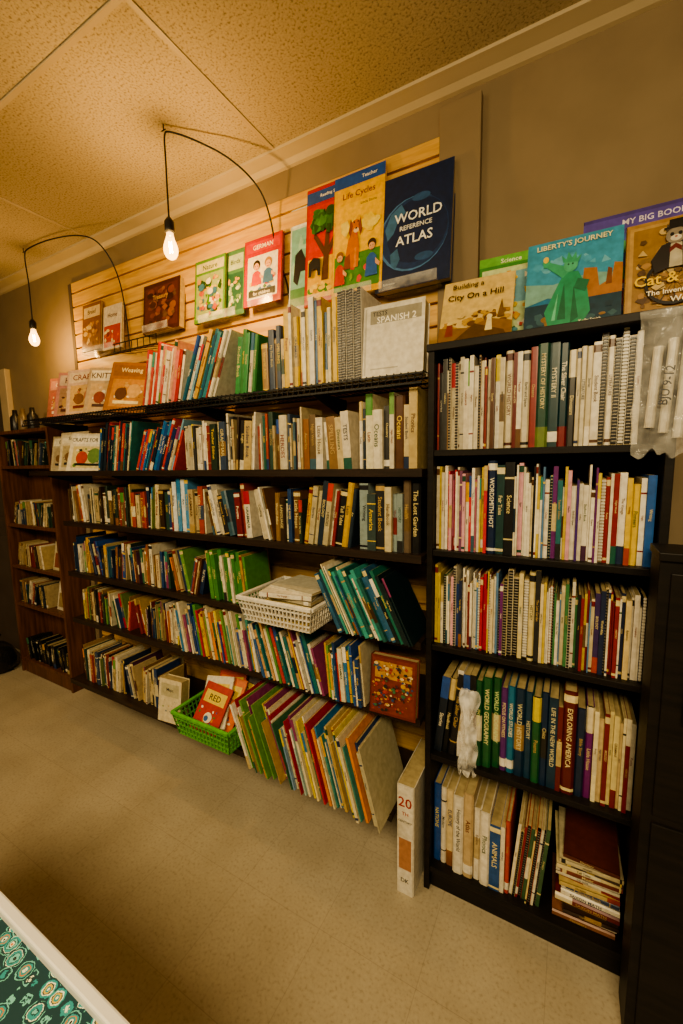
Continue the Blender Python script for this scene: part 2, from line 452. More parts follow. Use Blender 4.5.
simple('trim_3', (SX0-.03, SX0, WY-.022, WY, .0, 2.45), DARKWALL, .002)
simple('baseboard_back', (-2.6, 2.5, WY-.012, WY, 0, .10), SHELFWOOD, .002)
m = M()
m.box(-4.35, -3.51, WY-.02, WY, 0, 2.0)
for (a, b) in ((.15, .9), (1.05, 1.85)):
    for (c, d) in ((-4.25, -4.0), (-3.9, -3.62)):
        m.box(c, d, WY-.028, WY-.02, a, b)
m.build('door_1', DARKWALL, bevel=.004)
m = M()
m.box(-3.51, -3.41, WY-.035, WY, 0, 2.08); m.box(-4.44, -4.35, WY-.035, WY, 0, 2.08); m.box(-4.35, -3.51, WY-.035, WY, 2.0, 2.08)
m.build('trim_4', TRIMM, bevel=.004)

# ------------------------------------------------------------------ slatwall shelves
SHZ = [1.665, 1.385, 1.125, .855, .60, .27]
FY = 1.17
for i, z in enumerate(SHZ):
    m = M()
    xa = -2.62 if i < 2 else -2.32
    xb = -.380 if i < 5 else -.46
    fy = FY if i < 5 else 1.13
    if i == 0:
        for yy in (FY, FY+.09, FY+.18, WY-.035):
            m.bar((xa, yy, z-.006), (xb, yy, z-.006), .004)
        n = int((xb-xa)/.022)
        for k in range(n+1):
            x = xa+(xb-xa)*k/n
            m.bar((x, FY, z-.0015), (x, WY-.03, z-.0015), .0015)
            m.bar((x, FY, z), (x, FY-.012, z-.035), .0015)
        m.bar((xa, FY-.012, z-.035), (xb, FY-.012, z-.035), .004)
        m.bar((xa, FY-.004, z-.018), (xb, FY-.004, z-.018), .002)
    else:
        m.box(xa, xb, fy, WY-.021, z-.018, z)
        m.box(xa, xb, fy-.004, fy, z-.022, z+.003)
    x = xa+.1
    while x < xb:
        Tb = TM([(0, 1, 0), (0, 0, 1), (1, 0, 0)], (x, 0, 0))
        m.prism([(WY-.021, z-.018), (WY-.021, z-.09), (WY-.035, z-.09), (FY+.04, z-.03), (FY+.04, z-.018)], 0, .004, (1, 1, 1, 1), Tb)
        x += .58
    m.build('wire_shelf' if i == 0 else 'long_shelf', DARKMETAL if i == 0 else SHELFWOOD)

R = random.Random(7)
m = M(); z = SHZ[0]
fill(m, R, -1.66, -1.36, z, 1.19, P_PINK, h=(.20, .26), t=(.006, .02), d=(.16, .2), lean=15)
fill(m, R, -1.40, -1.09, z, 1.185, ['1f4a8a', '1a5f7a', '2f7f8f', 'dcd6c4', '7aa8c4', '1a2a3a', 'c9a24a', 'b83a2a'], h=(.22, .28), t=(.006, .022), d=(.16, .2), lean=24)
fill(m, R, -1.13, -.99, z, 1.20, ['2f7a3a', '2f8a4a', 'd8d0ba'], h=(.20, .24), t=(.015, .03), lean=8)
fill(m, R, -.99, -.88, z, 1.20, P_OLD, h=(.15, .22), t=(.012, .028), lean=0)
fill(m, R, -.88, -.67, z, 1.19, ['d9b53a', 'e6dcc0', 'e2c65a', 'e8e0cc', '2a5f8f', 'e0d0a0', 'd9b53a'], h=(.22, .29), t=(.008, .026), lean=0)
fill(m, R, -.67, -.585, z, 1.19, ['e8e2d4'], h=(.26, .28), t=(.012, .018), lean=0, spiral=1)
m.build('book_row', BOOK)
m = M(); z = SHZ[1]
fill(m, R, -2.02, -1.72, z, 1.19, ['1f6a6a', '2a6aa8', 'd8ccaa', '1a2a3a', 'c43a2a'], h=(.19, .235), t=(.008, .02), lean=13)
fill(m, R, -1.74, -1.40, z, 1.19, P_BLUE+['7a1f1d', 'e6dcc0', '1f6a6a', 'c23a2a'], h=(.18, .235), t=(.006, .02), lean=24)
fill(m, R, -1.41, -1.26, z, 1.19, P_WHITE, h=(.17, .20), t=(.010, .02))
fill(m, R, -1.26, -.60, z, 1.19, P_OLD+P_WHITE+P_OLD+P_MIX, h=(.14, .225), t=(.012, .036), auto=True)
fill(m, R, -.60, -.385, z, 1.19, P_OLD+P_OLD+P_WHITE, h=(.18, .245), t=(.012, .034))
m.build('book_row', BOOK)
m = M(); z = SHZ[2]
fill(m, R, -2.30, -1.50, z, 1.19, P_MIX+P_OLD+P_OLD, h=(.14, .205), t=(.010, .03), auto=True)
fill(m, R, -1.50, -1.40, z, 1.19, ['dfe4e6', '4f8fbf', 'dfe4e6'], h=(.20, .23), t=(.02, .035))
fill(m, R, -1.40, -.82, z, 1.19, P_OLD+P_MIX+P_WHITE, h=(.15, .215), t=(.012, .03), auto=True)
fill(m, R, -.82, -.60, z, 1.19, ['1a1a1c', '8a1f1a', 'c9a23a', 'b8ac88', '22303f', 'e0d8c0'], h=(.18, .225), t=(.010, .028), lean=8)
fill(m, R, -.60, -.385, z, 1.19, ['3a4a4a', 'c8702a', '1a1a1c', 'e0d8c0', '8a9a9a', '6a5a48', '2a2a2a', 'c8bc98'], h=(.18, .23), t=(.014, .034), hard=.6)
m.build('book_row', BOOK)
m = M(); z = SHZ[3]
fill(m, R, -2.30, -1.32, z, 1.19, P_MIX+P_OLD+P_BRIGHT, h=(.13, .195), t=(.008, .022), auto=True)
fill(m, R, -1.32, -1.06, z, 1.18, ['4f8f3a', '3f7f3a', 'e0d8c0', 'b8903a'], h=(.17, .215), t=(.008, .02), lean=-6, last='4f8f3a')
fill(m, R, -.74, -.39, z, 1.12, ['1f5a54', '3f9a8f', '16303c', 'd8ccaa', '2f5f80', 'd8c23e', '1f6a5a', '0f2024', 'e0d8c0'], h=(.20, .25), t=(.004, .014), lean=-26, last='12282c')
m.build('book_row', BOOK)
m = M(); z = SHZ[4]
fill(m, R, -2.28, -1.50, z, 1.19, P_MIX+P_OLD+P_BRIGHT, h=(.13, .195), t=(.006, .02), auto=True)
fill(m, R, -1.50, -1.02, z, 1.16, P_BRIGHT, h=(.16, .23), t=(.003, .016), lean=-10)
fill(m, R, -1.06, -.70, z, 1.14, ['e0b83a', '2f5f98', 'e8e0c8', '5a904a', 'c23a2a', 'c8a070', '1f6a6a', '8a3f6a'], h=(.17, .23), t=(.003, .016), lean=-16)
fill(m, R, -.72, -.56, z, 1.14, P_BRIGHT, h=(.15, .215), t=(.005, .016), lean=-5)
m.build('book_row', BOOK)
m = M(); z = SHZ[5]
fill(m, R, -2.26, -1.60, z, 1.16, P_MIX+P_OLD, h=(.14, .20), t=(.008, .024), auto=True)
fill(m, R, -1.10, -.80, z, 1.06, P_BRIGHT+['2f5f98', 'e8e0cc', '1f6a8a'], h=(.20, .285), t=(.003, .012), d=(.2, .25), lean=-20, yj=.05, hard=.2)
fill(m, R, -.87, -.462, z, 1.05, P_BRIGHT+['e8e0cc', 'c8c0a0', 'e8d8a0', 'a8c0b8', '7a9ab8', '8a2a20'], h=(.20, .285), t=(.003, .012), d=(.2, .25), lean=-15, yj=.05, hard=.2, last='b8b090')
m.build('book_row', BOOK)

def crafts(text, cols, seed=1):
    return [('r', .06, .72, .94, .94, cols[0]), ('t', text, .5, .83, .12, cols[1]), ('r', .1, .1, .9, .66, cols[2])] + scat(.12, .12, .88, .64, 22, cols[3:]+[cols[1], 'e8e0c8'], seed) + [
            ('d', .35, .36, .14, .14, cols[3]), ('d', .65, .42, .16, .16, cols[4]), ('r', .2, .16, .8, .22, cols[1])]
m = M(); z = SHZ[0]
cover(m, T_face(-2.60, 1.27, z, 14, 18, 2), .17, .25, .012, hx('a86a5a'), crafts('Quilts', ['c89080', 'f0e0c8', 'b86a5a', 'c9a060', 'e0c8a0'], 4))
cover(m, T_face(-2.47, 1.24, z, 14, 22, -2), .20, .265, .012, hx('c98a80'), crafts('Home', ['d8c0a8', '5a2a20', 'b08a6a', 'c9a060', 'e0c8a0'], 5))
cover(m, T_face(-2.30, 1.215, z, 14, 20, 3), .21, .25, .012, hx('d8b8a0'), crafts('CRAFTS', ['e6d0b0', '7a2a1f', 'd8b070', '8a5a30', 'c07a5a'], 6))
cover(m, T_face(-2.12, 1.20, z, 16, 22, -3), .22, .245, .014, hx('b8a080'), crafts('KNITTING', ['e8dcc0', '4a2a1a', 'c8a878', '8a3a24', 'c9b090'], 17))
cover(m, T_face(-1.93, 1.185, z, 18, 20, -5), .22, .25, .014, hx('9a6220'), crafts('Weaving', ['8a5a28', 'e8d8a0', 'b8803a', '5a3418', 'c9a060'], 7))
m.build('picture_book_group', BOOK)
m = M(); z = SHZ[1]
cover(m, T_face(-2.59, 1.26, z, 12, 16), .15, .20, .012, hx('b8ac90'), crafts('Gifts', ['e8e0c8', '2a2a2a', 'b0a080', '7a5a3a', '9a8a6a'], 8))
cover(m, T_face(-2.45, 1.23, z, 14, 16, 2), .18, .215, .012, hx('d8ccb0'), crafts('Sewing', ['e8e0c8', '2a2a2a', 'b8a880', '7a5a3a', '9a8a6a'], 9))
cover(m, T_face(-2.29, 1.185, z, 16, 16, -2), .25, .205, .012, hx('e6ddc4'), crafts('CRAFTS FOR KIDS', ['f0e8d4', '15201a', 'd8c890', 'b8442a', '6a8a4a'], 10))
m.build('picture_book_group', BOOK)

m = M()
cover(m, T_face(-.58, 1.185, SHZ[0], 6, 2), .193, .215, .05, hx('dcd6c6'),
      [('r', .12, .74, .95, .93, '98927f'), ('t', 'TESTS', .28, .88, .06, '2a2a2a', .3), ('t', 'SPANISH 2', .55, .79, .09, 'f8f4e8', .75),
       ('r', .03, .03, .06, .97, 'b8b2a2'), ('r', .14, .1, .6, .12, 'b0aa9a')])
m.build('white_binder', BOOK)

m = M()
T = T_face(-.545, 1.145, SHZ[4], 6, 2)
cover(m, T, .155, .19, .03, hx('6a2a24'), [('r', .04, .04, .96, .96, '7a3426'), ('r', .1, .62, .9, .9, 'b88a40')] + scat(.06, .06, .94, .94, 150, ['a83a2a', 'c09030', '3f6f4a', '2f4f7a', 'd8c090', '4a2a30', 'a86a3a', '2a2a2a'], 77, (.02, .055)))
m.build('puzzle_box', BOOK)

# ------------------------------------------------------------------ baskets
def basket(name, x0, x1, y0, y1, z0, h, col, step, T=None):
    m = M(); tp = .018
    c = hx(col)
    B = [(x0+tp, y0+tp), (x1-tp, y0+tp), (x1-tp, y1-tp), (x0+tp, y1-tp)]
    Tt = [(x0, y0), (x1, y0), (x1, y1), (x0, y1)]
    m.box(x0+tp, x1-tp, y0+tp, y1-tp, z0, z0+.003, c, T)
    for k in range(4):
        a, b = B[k], B[(k+1) % 4]; A, Bt = Tt[k], Tt[(k+1) % 4]
        L = math.dist(A, Bt); n = max(3, int(L/step))
        for i in range(n+1):
            f = i/n
            m.bar((a[0]+(b[0]-a[0])*f, a[1]+(b[1]-a[1])*f, z0), (A[0]+(Bt[0]-A[0])*f, A[1]+(Bt[1]-A[1])*f, z0+h), .0032, c, T)
        for g in (0, .22, .48, .74):
            p = (a[0]+(A[0]-a[0])*g, a[1]+(A[1]-a[1])*g, z0+h*g+.003); q = (b[0]+(Bt[0]-b[0])*g, b[1]+(Bt[1]-b[1])*g, z0+h*g+.003)
            m.bar(p, q, .0032, c, T)
        m.bar((A[0], A[1], z0+h), (Bt[0], Bt[1], z0+h), .009, c, T, 6)
    return m.build(name, PLASTIC, bevel=0)
basket('white_plastic_basket', -1.01, -.70, 1.05, 1.32, SHZ[3]+.004, .085, 'dcd8cc', .016)
m = M()
for k in range(7):
    tt = .008+.004*(k % 3)
    an = math.radians((0, 4, -5, 8, -3, 10, -8)[k]); ca, sa = math.cos(an), math.sin(an)
    T = TM([(0, 0, 1), (-sa, ca, 0), (-ca, -sa, 0)], (-.745, 1.10+.004*k, SHZ[3]+.009+.0165*k))
    book(m, T, tt, .20, .16, hx(['c9b050', 'e0d8c0', '8a8a84', 'd8c890', 'b0a890', 'e6dfcc', 'c8c4b0'][k]), R, 'p')
m.build('book_stack', BOOK)
basket('green_plastic_basket', -1.43, -1.11, 1.07, 1.34, SHZ[5]+.004, .10, '5fae3e', .02)
m = M()
for k, (c, tx) in enumerate([('b8301f', 'RED'), ('e0d8c0', 'Farm'), ('d86a24', 'Fun'), ('c8402a', 'ABC'), ('3a2a24', 'Owl'), ('e07a2a', 'Big'), ('c84a24', 'Sun'), ('8a2a20', 'Fox')]):
    cover(m, T_face(-1.395+.023*k, 1.12+.022*k, SHZ[5]+.014, 34, 8, (-8, 6, -4, 9, -12, 4, -6, 5)[k]), .14, .20+.008*k, .008, hx(c),
          [('r', .1, .6, .9, .85, 'e8c84a'), ('t', tx, .5, .72, .12, '2a1a10')]+scat(.08, .08, .92, .55, 16, ['e8e0cc', '2f5f9a', 'e08a2a', '8a2020', '3f7f3a'], k)+[('d', .5, .32, .15, .15, 'e8e0cc'), ('d', .45, .3, .08, .08, '2f5f9a')])
m.build('picture_book_group', BOOK)
m = M()
cover(m, T_face(-1.585, 1.11, SHZ[5], 8, 6), .13, .19, .05, hx('d8ccac'), [('r', .1, .6, .9, .9, 'b8b090'), ('t', 'Maps', .5, .75, .1, '2a2a2a')]+scat(.1, .08, .9, .55, 14, ['8a9a6a', 'c8b080', '6a7a8a'], 3))
m.build('picture_book', BOOK)

m = M()
T = T_up(-.446, 1.135, 0, .058, 0)
book(m, T, .058, .385, .25, hx('ddd6c4'), random.Random(900), 'h', ' ', hx('ddd6c4'))
m.box(.003, .055, -.0010, 0, .0, .385, hx('ddd6c4'), T)
for s, zz, c, sz in (('20', .33, 'a02a1f', .034), ('TH', .29, 'a02a1f', .012), ('CENTURY', .262, '2a2a2a', .011), ('DK', .05, '2a2a2a', .014)):
    m.text(s, T@TM([(1, 0, 0), (0, 0, 1), (0, -1, 0)], (.029, -.0016, zz)), sz, hx(c), .046)
m.box(.008, .050, -.0014, 0, .09, .2, hx('b07a5a'), T)
m.build('encyclopedia_volume', BOOK)

# ------------------------------------------------------------------ black bookcase
BX0, BX1, BY0, BY1, BH = -.370, .203, 1.185, 1.44, 1.735
TZ = [1.44, 1.145, .85, .485, .085]
m = M()
m.box(BX0, BX0+.018, BY0, BY1, 0, BH); m.box(BX1-.018, BX1, BY0, BY1, 0, BH)
m.box(BX0-.004, BX1+.004, BY0-.005, BY1, BH-.02, BH)
for z in TZ: m.box(BX0+.018, BX1-.018, BY0+.003, BY1-.006, z-.018, z)
m.box(BX0+.018, BX1-.018, BY0+.02, BY0+.035, 0, TZ[4]-.018)
m.box(BX0+.018, BX1-.018, BY1-.006, BY1, 0.02, BH-.02)
m.build('black_bookcase', BLACKWOOD, bevel=.0015)
xa, xb = BX0+.020, BX1-.020
R = random.Random(21)
D = dict(d=(.17, .21))
m = M(); z = TZ[0]; y = 1.205
x = fill(m, R, xa, -.16, z, y, P_WHITE+['8a6a42', '6a2a24'], h=(.22, .262), t=(.004, .013), hard=.1, spiral=.2, **D)
x = fill(m, R, x, -.075, z, y, P_WHITE, h=(.24, .26), hard=.7, t=(.012, .02), txts=[('WORLD HISTORY', .020, 'd8cdb0', '5a2a20', .258), ('Wonders of Old', .010, '6a1f1a', 'e8dcae', .25), ('Teacher', .012, 'e0d8c4', '7a1f1d', .25)], **D)
x = fill(m, R, x, -.005, z, y, P_TBOOK, h=(.25, .26), t=(.02, .03), txts=[('MYSTERY OF HISTORY', .028, '1f4a3a', 'd8c890', .262), ('MYSTERY II', .022, '1d3f44', 'd8d0b0', .262)], **D)
x = fill(m, R, x, .065, z, y, ['d8cfb4', 'c8bc9c', '3a3a38', 'cfc6ac', 'e0d8c4'], h=(.23, .26), t=(.006, .018), **D)
fill(m, R, x, .135, z, y, ['e0d8c4', '2a2a2a', '303030', 'd8d0bc'], h=(.25, .275), t=(.012, .018), spiral=.8, **D)
m.build('book_row', BOOK)
m = M(); z = TZ[1]
x = fill(m, R, xa, -.20, z, y, ['d7a0ac', 'e8e0d0', 'b0607a', 'e6dcc8', '7a4a6a', 'c9c0a8', 'c8b04a', 'c83a4a'], h=(.20, .25), t=(.003, .009), hard=0, **D)
x = fill(m, R, x, -.13, z, y, P_DARK, h=(.24, .26), t=(.02, .025), txts=[('WORDSMITH HOT', .024, '16284a', 'e8e4d4', .262), ('Fair Tales', .020, '1f3f3f', 'e0d4a8', .25)], **D)
x = fill(m, R, x, -.02, z, y, P_TEXT+['1f8a8f', '2a4f9a', '4a2a7a'], h=(.20, .255), t=(.003, .012), hard=.1, spiral=.1, **D)
x = fill(m, R, x, .06, z, y, P_TEXT+['b02a2a', 'd8702a', '4a2a7a'], h=(.18, .25), t=(.003, .012), spiral=.15, **D)
x = fill(m, R, x, .11, z, y, ['e8e2d2', 'e0d8c4', '8a1f1f'], h=(.21, .23), t=(.006, .012), spiral=.5, **D)
fill(m, R, x, xb, z, y, ['e6dec8', 'a8b84a', '1f3f7a', 'e8e2d2', '2a5aa0', 'd8b84a'], h=(.20, .235), t=(.008, .018), **D)
m.build('book_row', BOOK)
m = M(); z = TZ[2]
x = fill(m, R, xa, -.15, z, y, P_TEXT+['1f2a4a', '7a1f1d'], h=(.18, .25), t=(.003, .009), hard=0, spiral=.12, **D)
x = fill(m, R, x, -.05, z, y, ['1a1a1a', 'e0d8c4', 'd8c890', '2a2a2a', '5a3a24'], h=(.22, .26), t=(.007, .016), spiral=.55, **D)
x = fill(m, R, x, .07, z, y, P_TEXT+['8a1f1f', '8a1f1f'], h=(.18, .24), t=(.003, .009), hard=0, spiral=.2, **D)
fill(m, R, x, xb, z, y, ['e0c890', 'e6dcc8', '1f2a4a', '8a1f1f', '3a2a5a', 'd8d0bc'], h=(.19, .23), t=(.004, .012), hard=.2, spiral=.25, lean=0, **D)
m.build('book_row', BOOK)
m = M(); z = TZ[3]
x = fill(m, R, xa, -.235, z, y, P_DARK, h=(.25, .29), t=(.014, .026), lean=6, hard=.6, **D)
x = fill(m, R, x+.004, -.205, z, y, ['d8d2c4', '1a1a1a'], h=(.27, .29), t=(.014, .02), **D)
x = fill(m, R, x, -.02, z, y, P_TBOOK, h=(.25, .28), t=(.018, .026), hard=1, txts=[
   ('PHYSICAL', .018, '17502f', 'd8d890', .272), ('WORLD GEOGRAPHY', .026, '1f5a34', 'e0d8a0', .285), ('WORLD GEOGRAPHY', .024, '16502c', 'c8d89a', .285), ('FOCUS ON FITNESS', .018, '5a2a70', 'e8d8a0', .26),
   ('WORLD STUDIES', .020, '1d6a8a', 'e8e0c0', .27), ('WORLD HISTORY', .026, '14304a', 'd8d0a0', .27), ('HISTORY', .020, '183a52', 'd0c8a0', .265)], **D)
x = fill(m, R, x, .10, z, y, P_TB2, h=(.25, .28), t=(.016, .024), hard=.8, txts=[('LIFE IN THE NEW WORLD', .022, '16344a', 'd8d0a8', .27), ('A PLACE', .012, '6a1f1a', 'e8d890', .25), ('EXPLORING AMERICA', .032, '5f1c1a', 'e8d8a0', .30)], **D)
fill(m, R, x, xb, z, y, ['e0cf90', 'e8dcb0', '7a1f2a', 'c8b080', 'c8b878', 'e0d8c0'], h=(.24, .275), t=(.006, .014), hard=.2, **D)
m.build('book_row', BOOK)
m = M(); z = TZ[4]
x = fill(m, R, xa, -.17, z, y, P_WHITE, h=(.24, .27), t=(.02, .03), hard=1, txts=[('NATIONS', .024, '1f4f9a', 'e8d870', .275), ('Modern', .018, 'd8d0bc', '2a2a2a', .27),
   ('EUROPE', .024, 'd0bc90', '1f2f55', .27), ('History of the World', .032, 'ddd6c4', '2a2a2a', .27), ('Atlas', .03, 'c0a880', '6a2a20', .29)], **D)
x = fill(m, R, x, -.09, z, y, ['4a3a2a', '2a5a9a', 'b8442a', 'e0d8c0'], h=(.22, .26), t=(.012, .026), txts=[('ANIMALS', .03, '234f8a', 'e8d8a0', .22)], **D)
fill(m, R, x, .0, z, y, ['c8b890', 'e0d8c0', '8a1f2a', 'd8c890', '3a5a3a', '5a3a24', 'c8402a'], h=(.22, .265), t=(.004, .012), spiral=.15, lean=5, **D)
m.build('book_row', BOOK)
m = M(); zz = TZ[4]
SC = ['8a5a3a', 'e0d8c0', '3a2a20', 'b8903a', '6a1f1a', 'e6dec8', '2a3a5a', 'c8b070', '8a2a2a', 'd8d0b8', '7a3a2a', 'e0d0a0', '4a3a30', 'c8bc98', '5a2a20']
for k in range(15):
    tt = R.uniform(.008, .021); L = R.uniform(.128, .160)
    an = math.radians(R.uniform(-3, 4))
    ca, sa = math.cos(an), math.sin(an)
    T = TM([(0, 0, 1), (-sa, ca, 0), (-ca, -sa, 0)], (xb-.010-R.uniform(0, .012), 1.205+R.uniform(0, .018)+.006, zz))
    book(m, T, tt, L, .2, hx(SC[k]), R, 'h' if tt > .016 else 'p')
    zz += tt+.0005
m.build('book_stack', BOOK)

# ------------------------------------------------------------------ books on top of the bookcase
z = BH+.001
m = M()
cover(m, T_face(-.352, 1.215, z, 24, 2, 0), .195, .215, .012, hx('c9a860'), [('r', 0, .0, 1, 1, 'd8bd7a')]+scat(.0, .0, 1, .50, 60, ['a8803a', 'c09848', '8a6428', 'dcc080', '6f4c20', 'b88c44'], 31, (.03, .09)) + [
  ('p', [(0, 0), (1, 0), (1, .22), (.7, .3), (.4, .2), (0, .25)], '8a6428'), ('p', [(.80, .3), (.85, .58), (.9, .3)], '7a5a2a'),
  ('p', [(.2, .0), (.5, .25), (.9, .1), (.95, 0)], '5f4420'), ('d', .7, .33, .04, .04, 'e8d8a0'), ('p', [(.67, .3), (.65, .12), (.75, .12), (.73, .3)], 'e8d8a0'), ('d', .15, .3, .04, .04, 'e0c88a'), ('p', [(.11, .28), (.09, .1), (.21, .1), (.19, .28)], '8a3a24'),
  ('t', 'Building a', .36, .88, .10, '2a1a10', .6), ('t', 'City On a Hill', .47, .70, .12, '2a1a10')])
m.build('display_book', BOOK)
m = M()
cover(m, T_face(-.265, 1.30, z, 12, 2), .175, .27, .014, hx('3f8a3a'), [
  ('r', .0, .9, 1, 1, '6ab04a'), ('t', 'Science', .5, .94, .05, 'f0ecd0'), ('r', .05, .05, .95, .86, 'c8d8a0'), ('r', .08, .45, .92, .8, '7ab0c0')]+scat(.06, .08, .94, .84, 60, ['d8a02a', 'e8e0c8', 'c8402a', '2f6a2a', 'e0c040', '4f8f9a'], 32, (.03, .08)))
m.build('display_book', BOOK)
m = M()
cover(m, T_face(-.128, 1.235, z, 14, 0), .215, .25, .012, hx('2a76a0'), [
  ('r', 0, .5, 1, 1, '3f94b8')]+scat(.0, .6, 1, .86, 14, ['5aaac4', '6ab4cc', '4a9cbc'], 40, (.04, .10))+[('r', 0, .0, 1, .3, '1f3f50'), ('p', [(0, .3), (.25, .36), (.5, .31), (.8, .38), (1, .32), (1, .5), (.7, .56), (.3, .5), (0, .55)], '7aa8a0'),
  ('p', [(.6, .3), (.62, .62), (.75, .6), (.78, .4), (.9, .46), (.92, .62), (1, .6), (1, .3)], 'a8703a'), ('p', [(.84, .4), (.86, .58), (.9, .56), (.9, .4)], '7a4a2a')]+scat(.0, .0, 1, .28, 20, ['1f3a4a', '3a5f6a', '8a6a40', '24444f'], 41, (.03, .08))+[
  ('p', [(.28, .0), (.22, .2), (.36, .5), (.42, .62), (.56, .6), (.66, .4), (.7, .15), (.6, 0)], '2f9068'), ('p', [(.4, .55), (.2, .72), (.24, .76), (.5, .64)], '3fa078'),
  ('d', .48, .68, .075, .085, '4fae86'), ('p', [(.40, .72), (.38, .80), (.43, .75), (.45, .83), (.49, .76), (.53, .82), (.54, .74), (.59, .78), (.56, .70)], '3fa078'),
  ('p', [(.19, .7), (.17, .77), (.26, .77), (.24, .7)], '3fa078'), ('d', .21, .79, .03, .04, 'e8c850'), ('p', [(.36, .1), (.42, .5), (.45, .1)], '1f6a4a'), ('p', [(.5, .05), (.52, .45), (.58, .1)], '1f6a4a'), ('p', [(.3, .1), (.36, .4), (.34, .1)], '6ac49a'),
  ('p', [(.52, .42), (.56, .52), (.68, .48), (.64, .36)], '227050'), ('d', .455, .69, .01, .012, '1f4a38'), ('d', .50, .69, .01, .012, '1f4a38'),
  ('t', "LIBERTY'S JOURNEY", .5, .92, .075, 'f0e8b0'), ('t', 'Kelly Smith', .7, .05, .04, 'e8e0c8', .4)])
m.build('display_book', BOOK)
m = M()
cover(m, T_face(.0, 1.335, z, 8, 0), .33, .31, .012, hx('4a3a8a'), [
  ('r', .0, .86, 1, .97, '5a4aa4'), ('t', 'MY BIG BOOK OF', .52, .915, .05, 'e8e0f0', .7), ('r', .05, .05, .95, .82, '3a5aa0')]+scat(.05, .05, .95, .82, 40, ['c84a4a', 'e0b83a', '4f9a5a', 'e8e0f0', '8a4a9a'], 42, (.03, .08)))
m.build('display_book', BOOK)
m = M()
wheel = []
for k in range(24):
    a0, a1 = k*math.pi/12, (k+1)*math.pi/12
    wheel.append(('p', [(.5+.30*math.cos(a0), .33+.25*math.sin(a0)), (.5+.30*math.cos(a1), .33+.25*math.sin(a1)), (.5+.265*math.cos(a1), .33+.22*math.sin(a1)), (.5+.265*math.cos(a0), .33+.22*math.sin(a0))], '1a1410'))
    if k % 2 == 0:
        wheel.append(('p', [(.5, .33), (.5+.27*math.cos(a0), .33+.22*math.sin(a0)), (.5+.27*math.cos(a0+.05), .33+.22*math.sin(a0+.05))], '2a2018'))
cover(m, T_face(.092, 1.24, z, 12, 0), .19, .235, .014, hx('a8824a'), [
  ('r', .04, .04, .96, .96, 'b89458'), ('r', .08, .06, .92, .93, '98743a')]+scat(.08, .06, .92, .93, 70, ['8a6a3a', 'b89458', '6f5028', 'a8804a', 'c8ac70', '5a4024'], 43, (.03, .09))+wheel+[
  ('p', [(.30, .42), (.26, .56), (.36, .70), (.5, .74), (.66, .70), (.74, .56), (.70, .42), (.56, .46), (.44, .46)], '241c18'), ('p', [(.44, .46), (.45, .70), (.56, .70), (.57, .46)], 'b8b098'), ('p', [(.44, .66), (.5, .70), (.56, .66), (.56, .61), (.5, .65), (.44, .61)], '6a1f1a'),
  ('d', .5, .78, .10, .10, '8a8070'), ('d', .5, .755, .055, .04, 'd0c8b4'), ('p', [(.40, .82), (.41, .91), (.46, .86)], '4a4238'), ('p', [(.60, .82), (.59, .91), (.54, .86)], '4a4238'), ('r', .38, .855, .62, .875, '1a1410'), ('r', .43, .87, .57, .95, '1a1410'),
  ('d', .46, .795, .02, .024, '1a1410'), ('d', .54, .795, .02, .024, '1a1410'), ('d', .5, .765, .014, .012, 'a86a60'),
  ('t', 'Cat &', .32, .36, .11, 'f0c840', .45), ('t', 'The Inventor of', .5, .22, .05, 'f8f0d8', .8), ('t', 'World', .6, .13, .06, 'f8f0d8', .5)])
m.build('display_book', BOOK)

# ------------------------------------------------------------------ display books on slatwall
def holder(x0, x1, z, dep=.06):
    m = M()
    m.box(x0, x1, WY-.021-dep, WY-.021, z-.003, z)
    m.box(x0, x1, WY-.021-dep-.003, WY-.021-dep, z-.003, z+.03)
    m.box(x0, x1, WY-.024, WY-.021, z, z+.09)
    m.build('acrylic_book_holder', ACRYL)
def display(x0, x1, z, h, base, items, y=1.40, t=.012, tilt=6, name='display_book', yaw=0):
    m = M(); cover(m, T_face(x0, y, z+.001, tilt, yaw), x1-x0, h, t, hx(base), items); m.build(name, BOOK)
display(-.625, -.365, 1.985, .375, '14264c', [
  ('r', .0, .0, .03, 1, '0f1a30'), ('d', .50, .46, .465, .465, '4a7ab0'), ('d', .515, .465, .45, .45, '1c3866'), ('d', .55, .48, .40, .40, '16284e'),
  ('p', [(.12, .55), (.2, .68), (.34, .74), (.4, .66), (.3, .6), (.24, .5), (.16, .45)], '3f6f9a'), ('p', [(.2, .32), (.3, .36), (.34, .26), (.28, .18), (.22, .22)], '3a6890'), ('d', .66, .24, .12, .05, '2c5484'), ('d', .6, .76, .12, .05, '2c5484'),
  ('t', 'WORLD', .56, .62, .085, 'f0f4f4', .72), ('t', 'REFERENCE', .54, .525, .042, 'e8ecec', .58), ('t', 'ATLAS', .52, .42, .085, 'f0f4f4', .62), ('t', 'Reference', .2, .06, .02, 'c8d0d4', .25)], y=1.385, t=.03, name='world_atlas')
holder(-.60, -.40, 1.984, .085)
display(-1.015, -.88, 2.0, .40, 'c8d4d0', [('r', .05, .82, .95, .97, 'dfe6e2'), ('t', 'Eye You', .5, .9, .05, '2a3a5a'), ('r', .05, .05, .95, .8, '7ab0a8')]+scat(.05, .3, .95, .8, 18, ['8abcb4', '6aa49c', '9ac8bc'], 50, (.08, .15))+[
  ('p', [(.15, .3), (.2, .55), (.4, .6), (.55, .5), (.85, .48), (.85, .25), (.7, .25), (.6, .38), (.4, .38), (.3, .25)], '1a1a1c'), ('r', .05, .05, .95, .22, '3f7f4a'), ('d', .7, .7, .1, .1, 'e8c84a')], y=1.415)
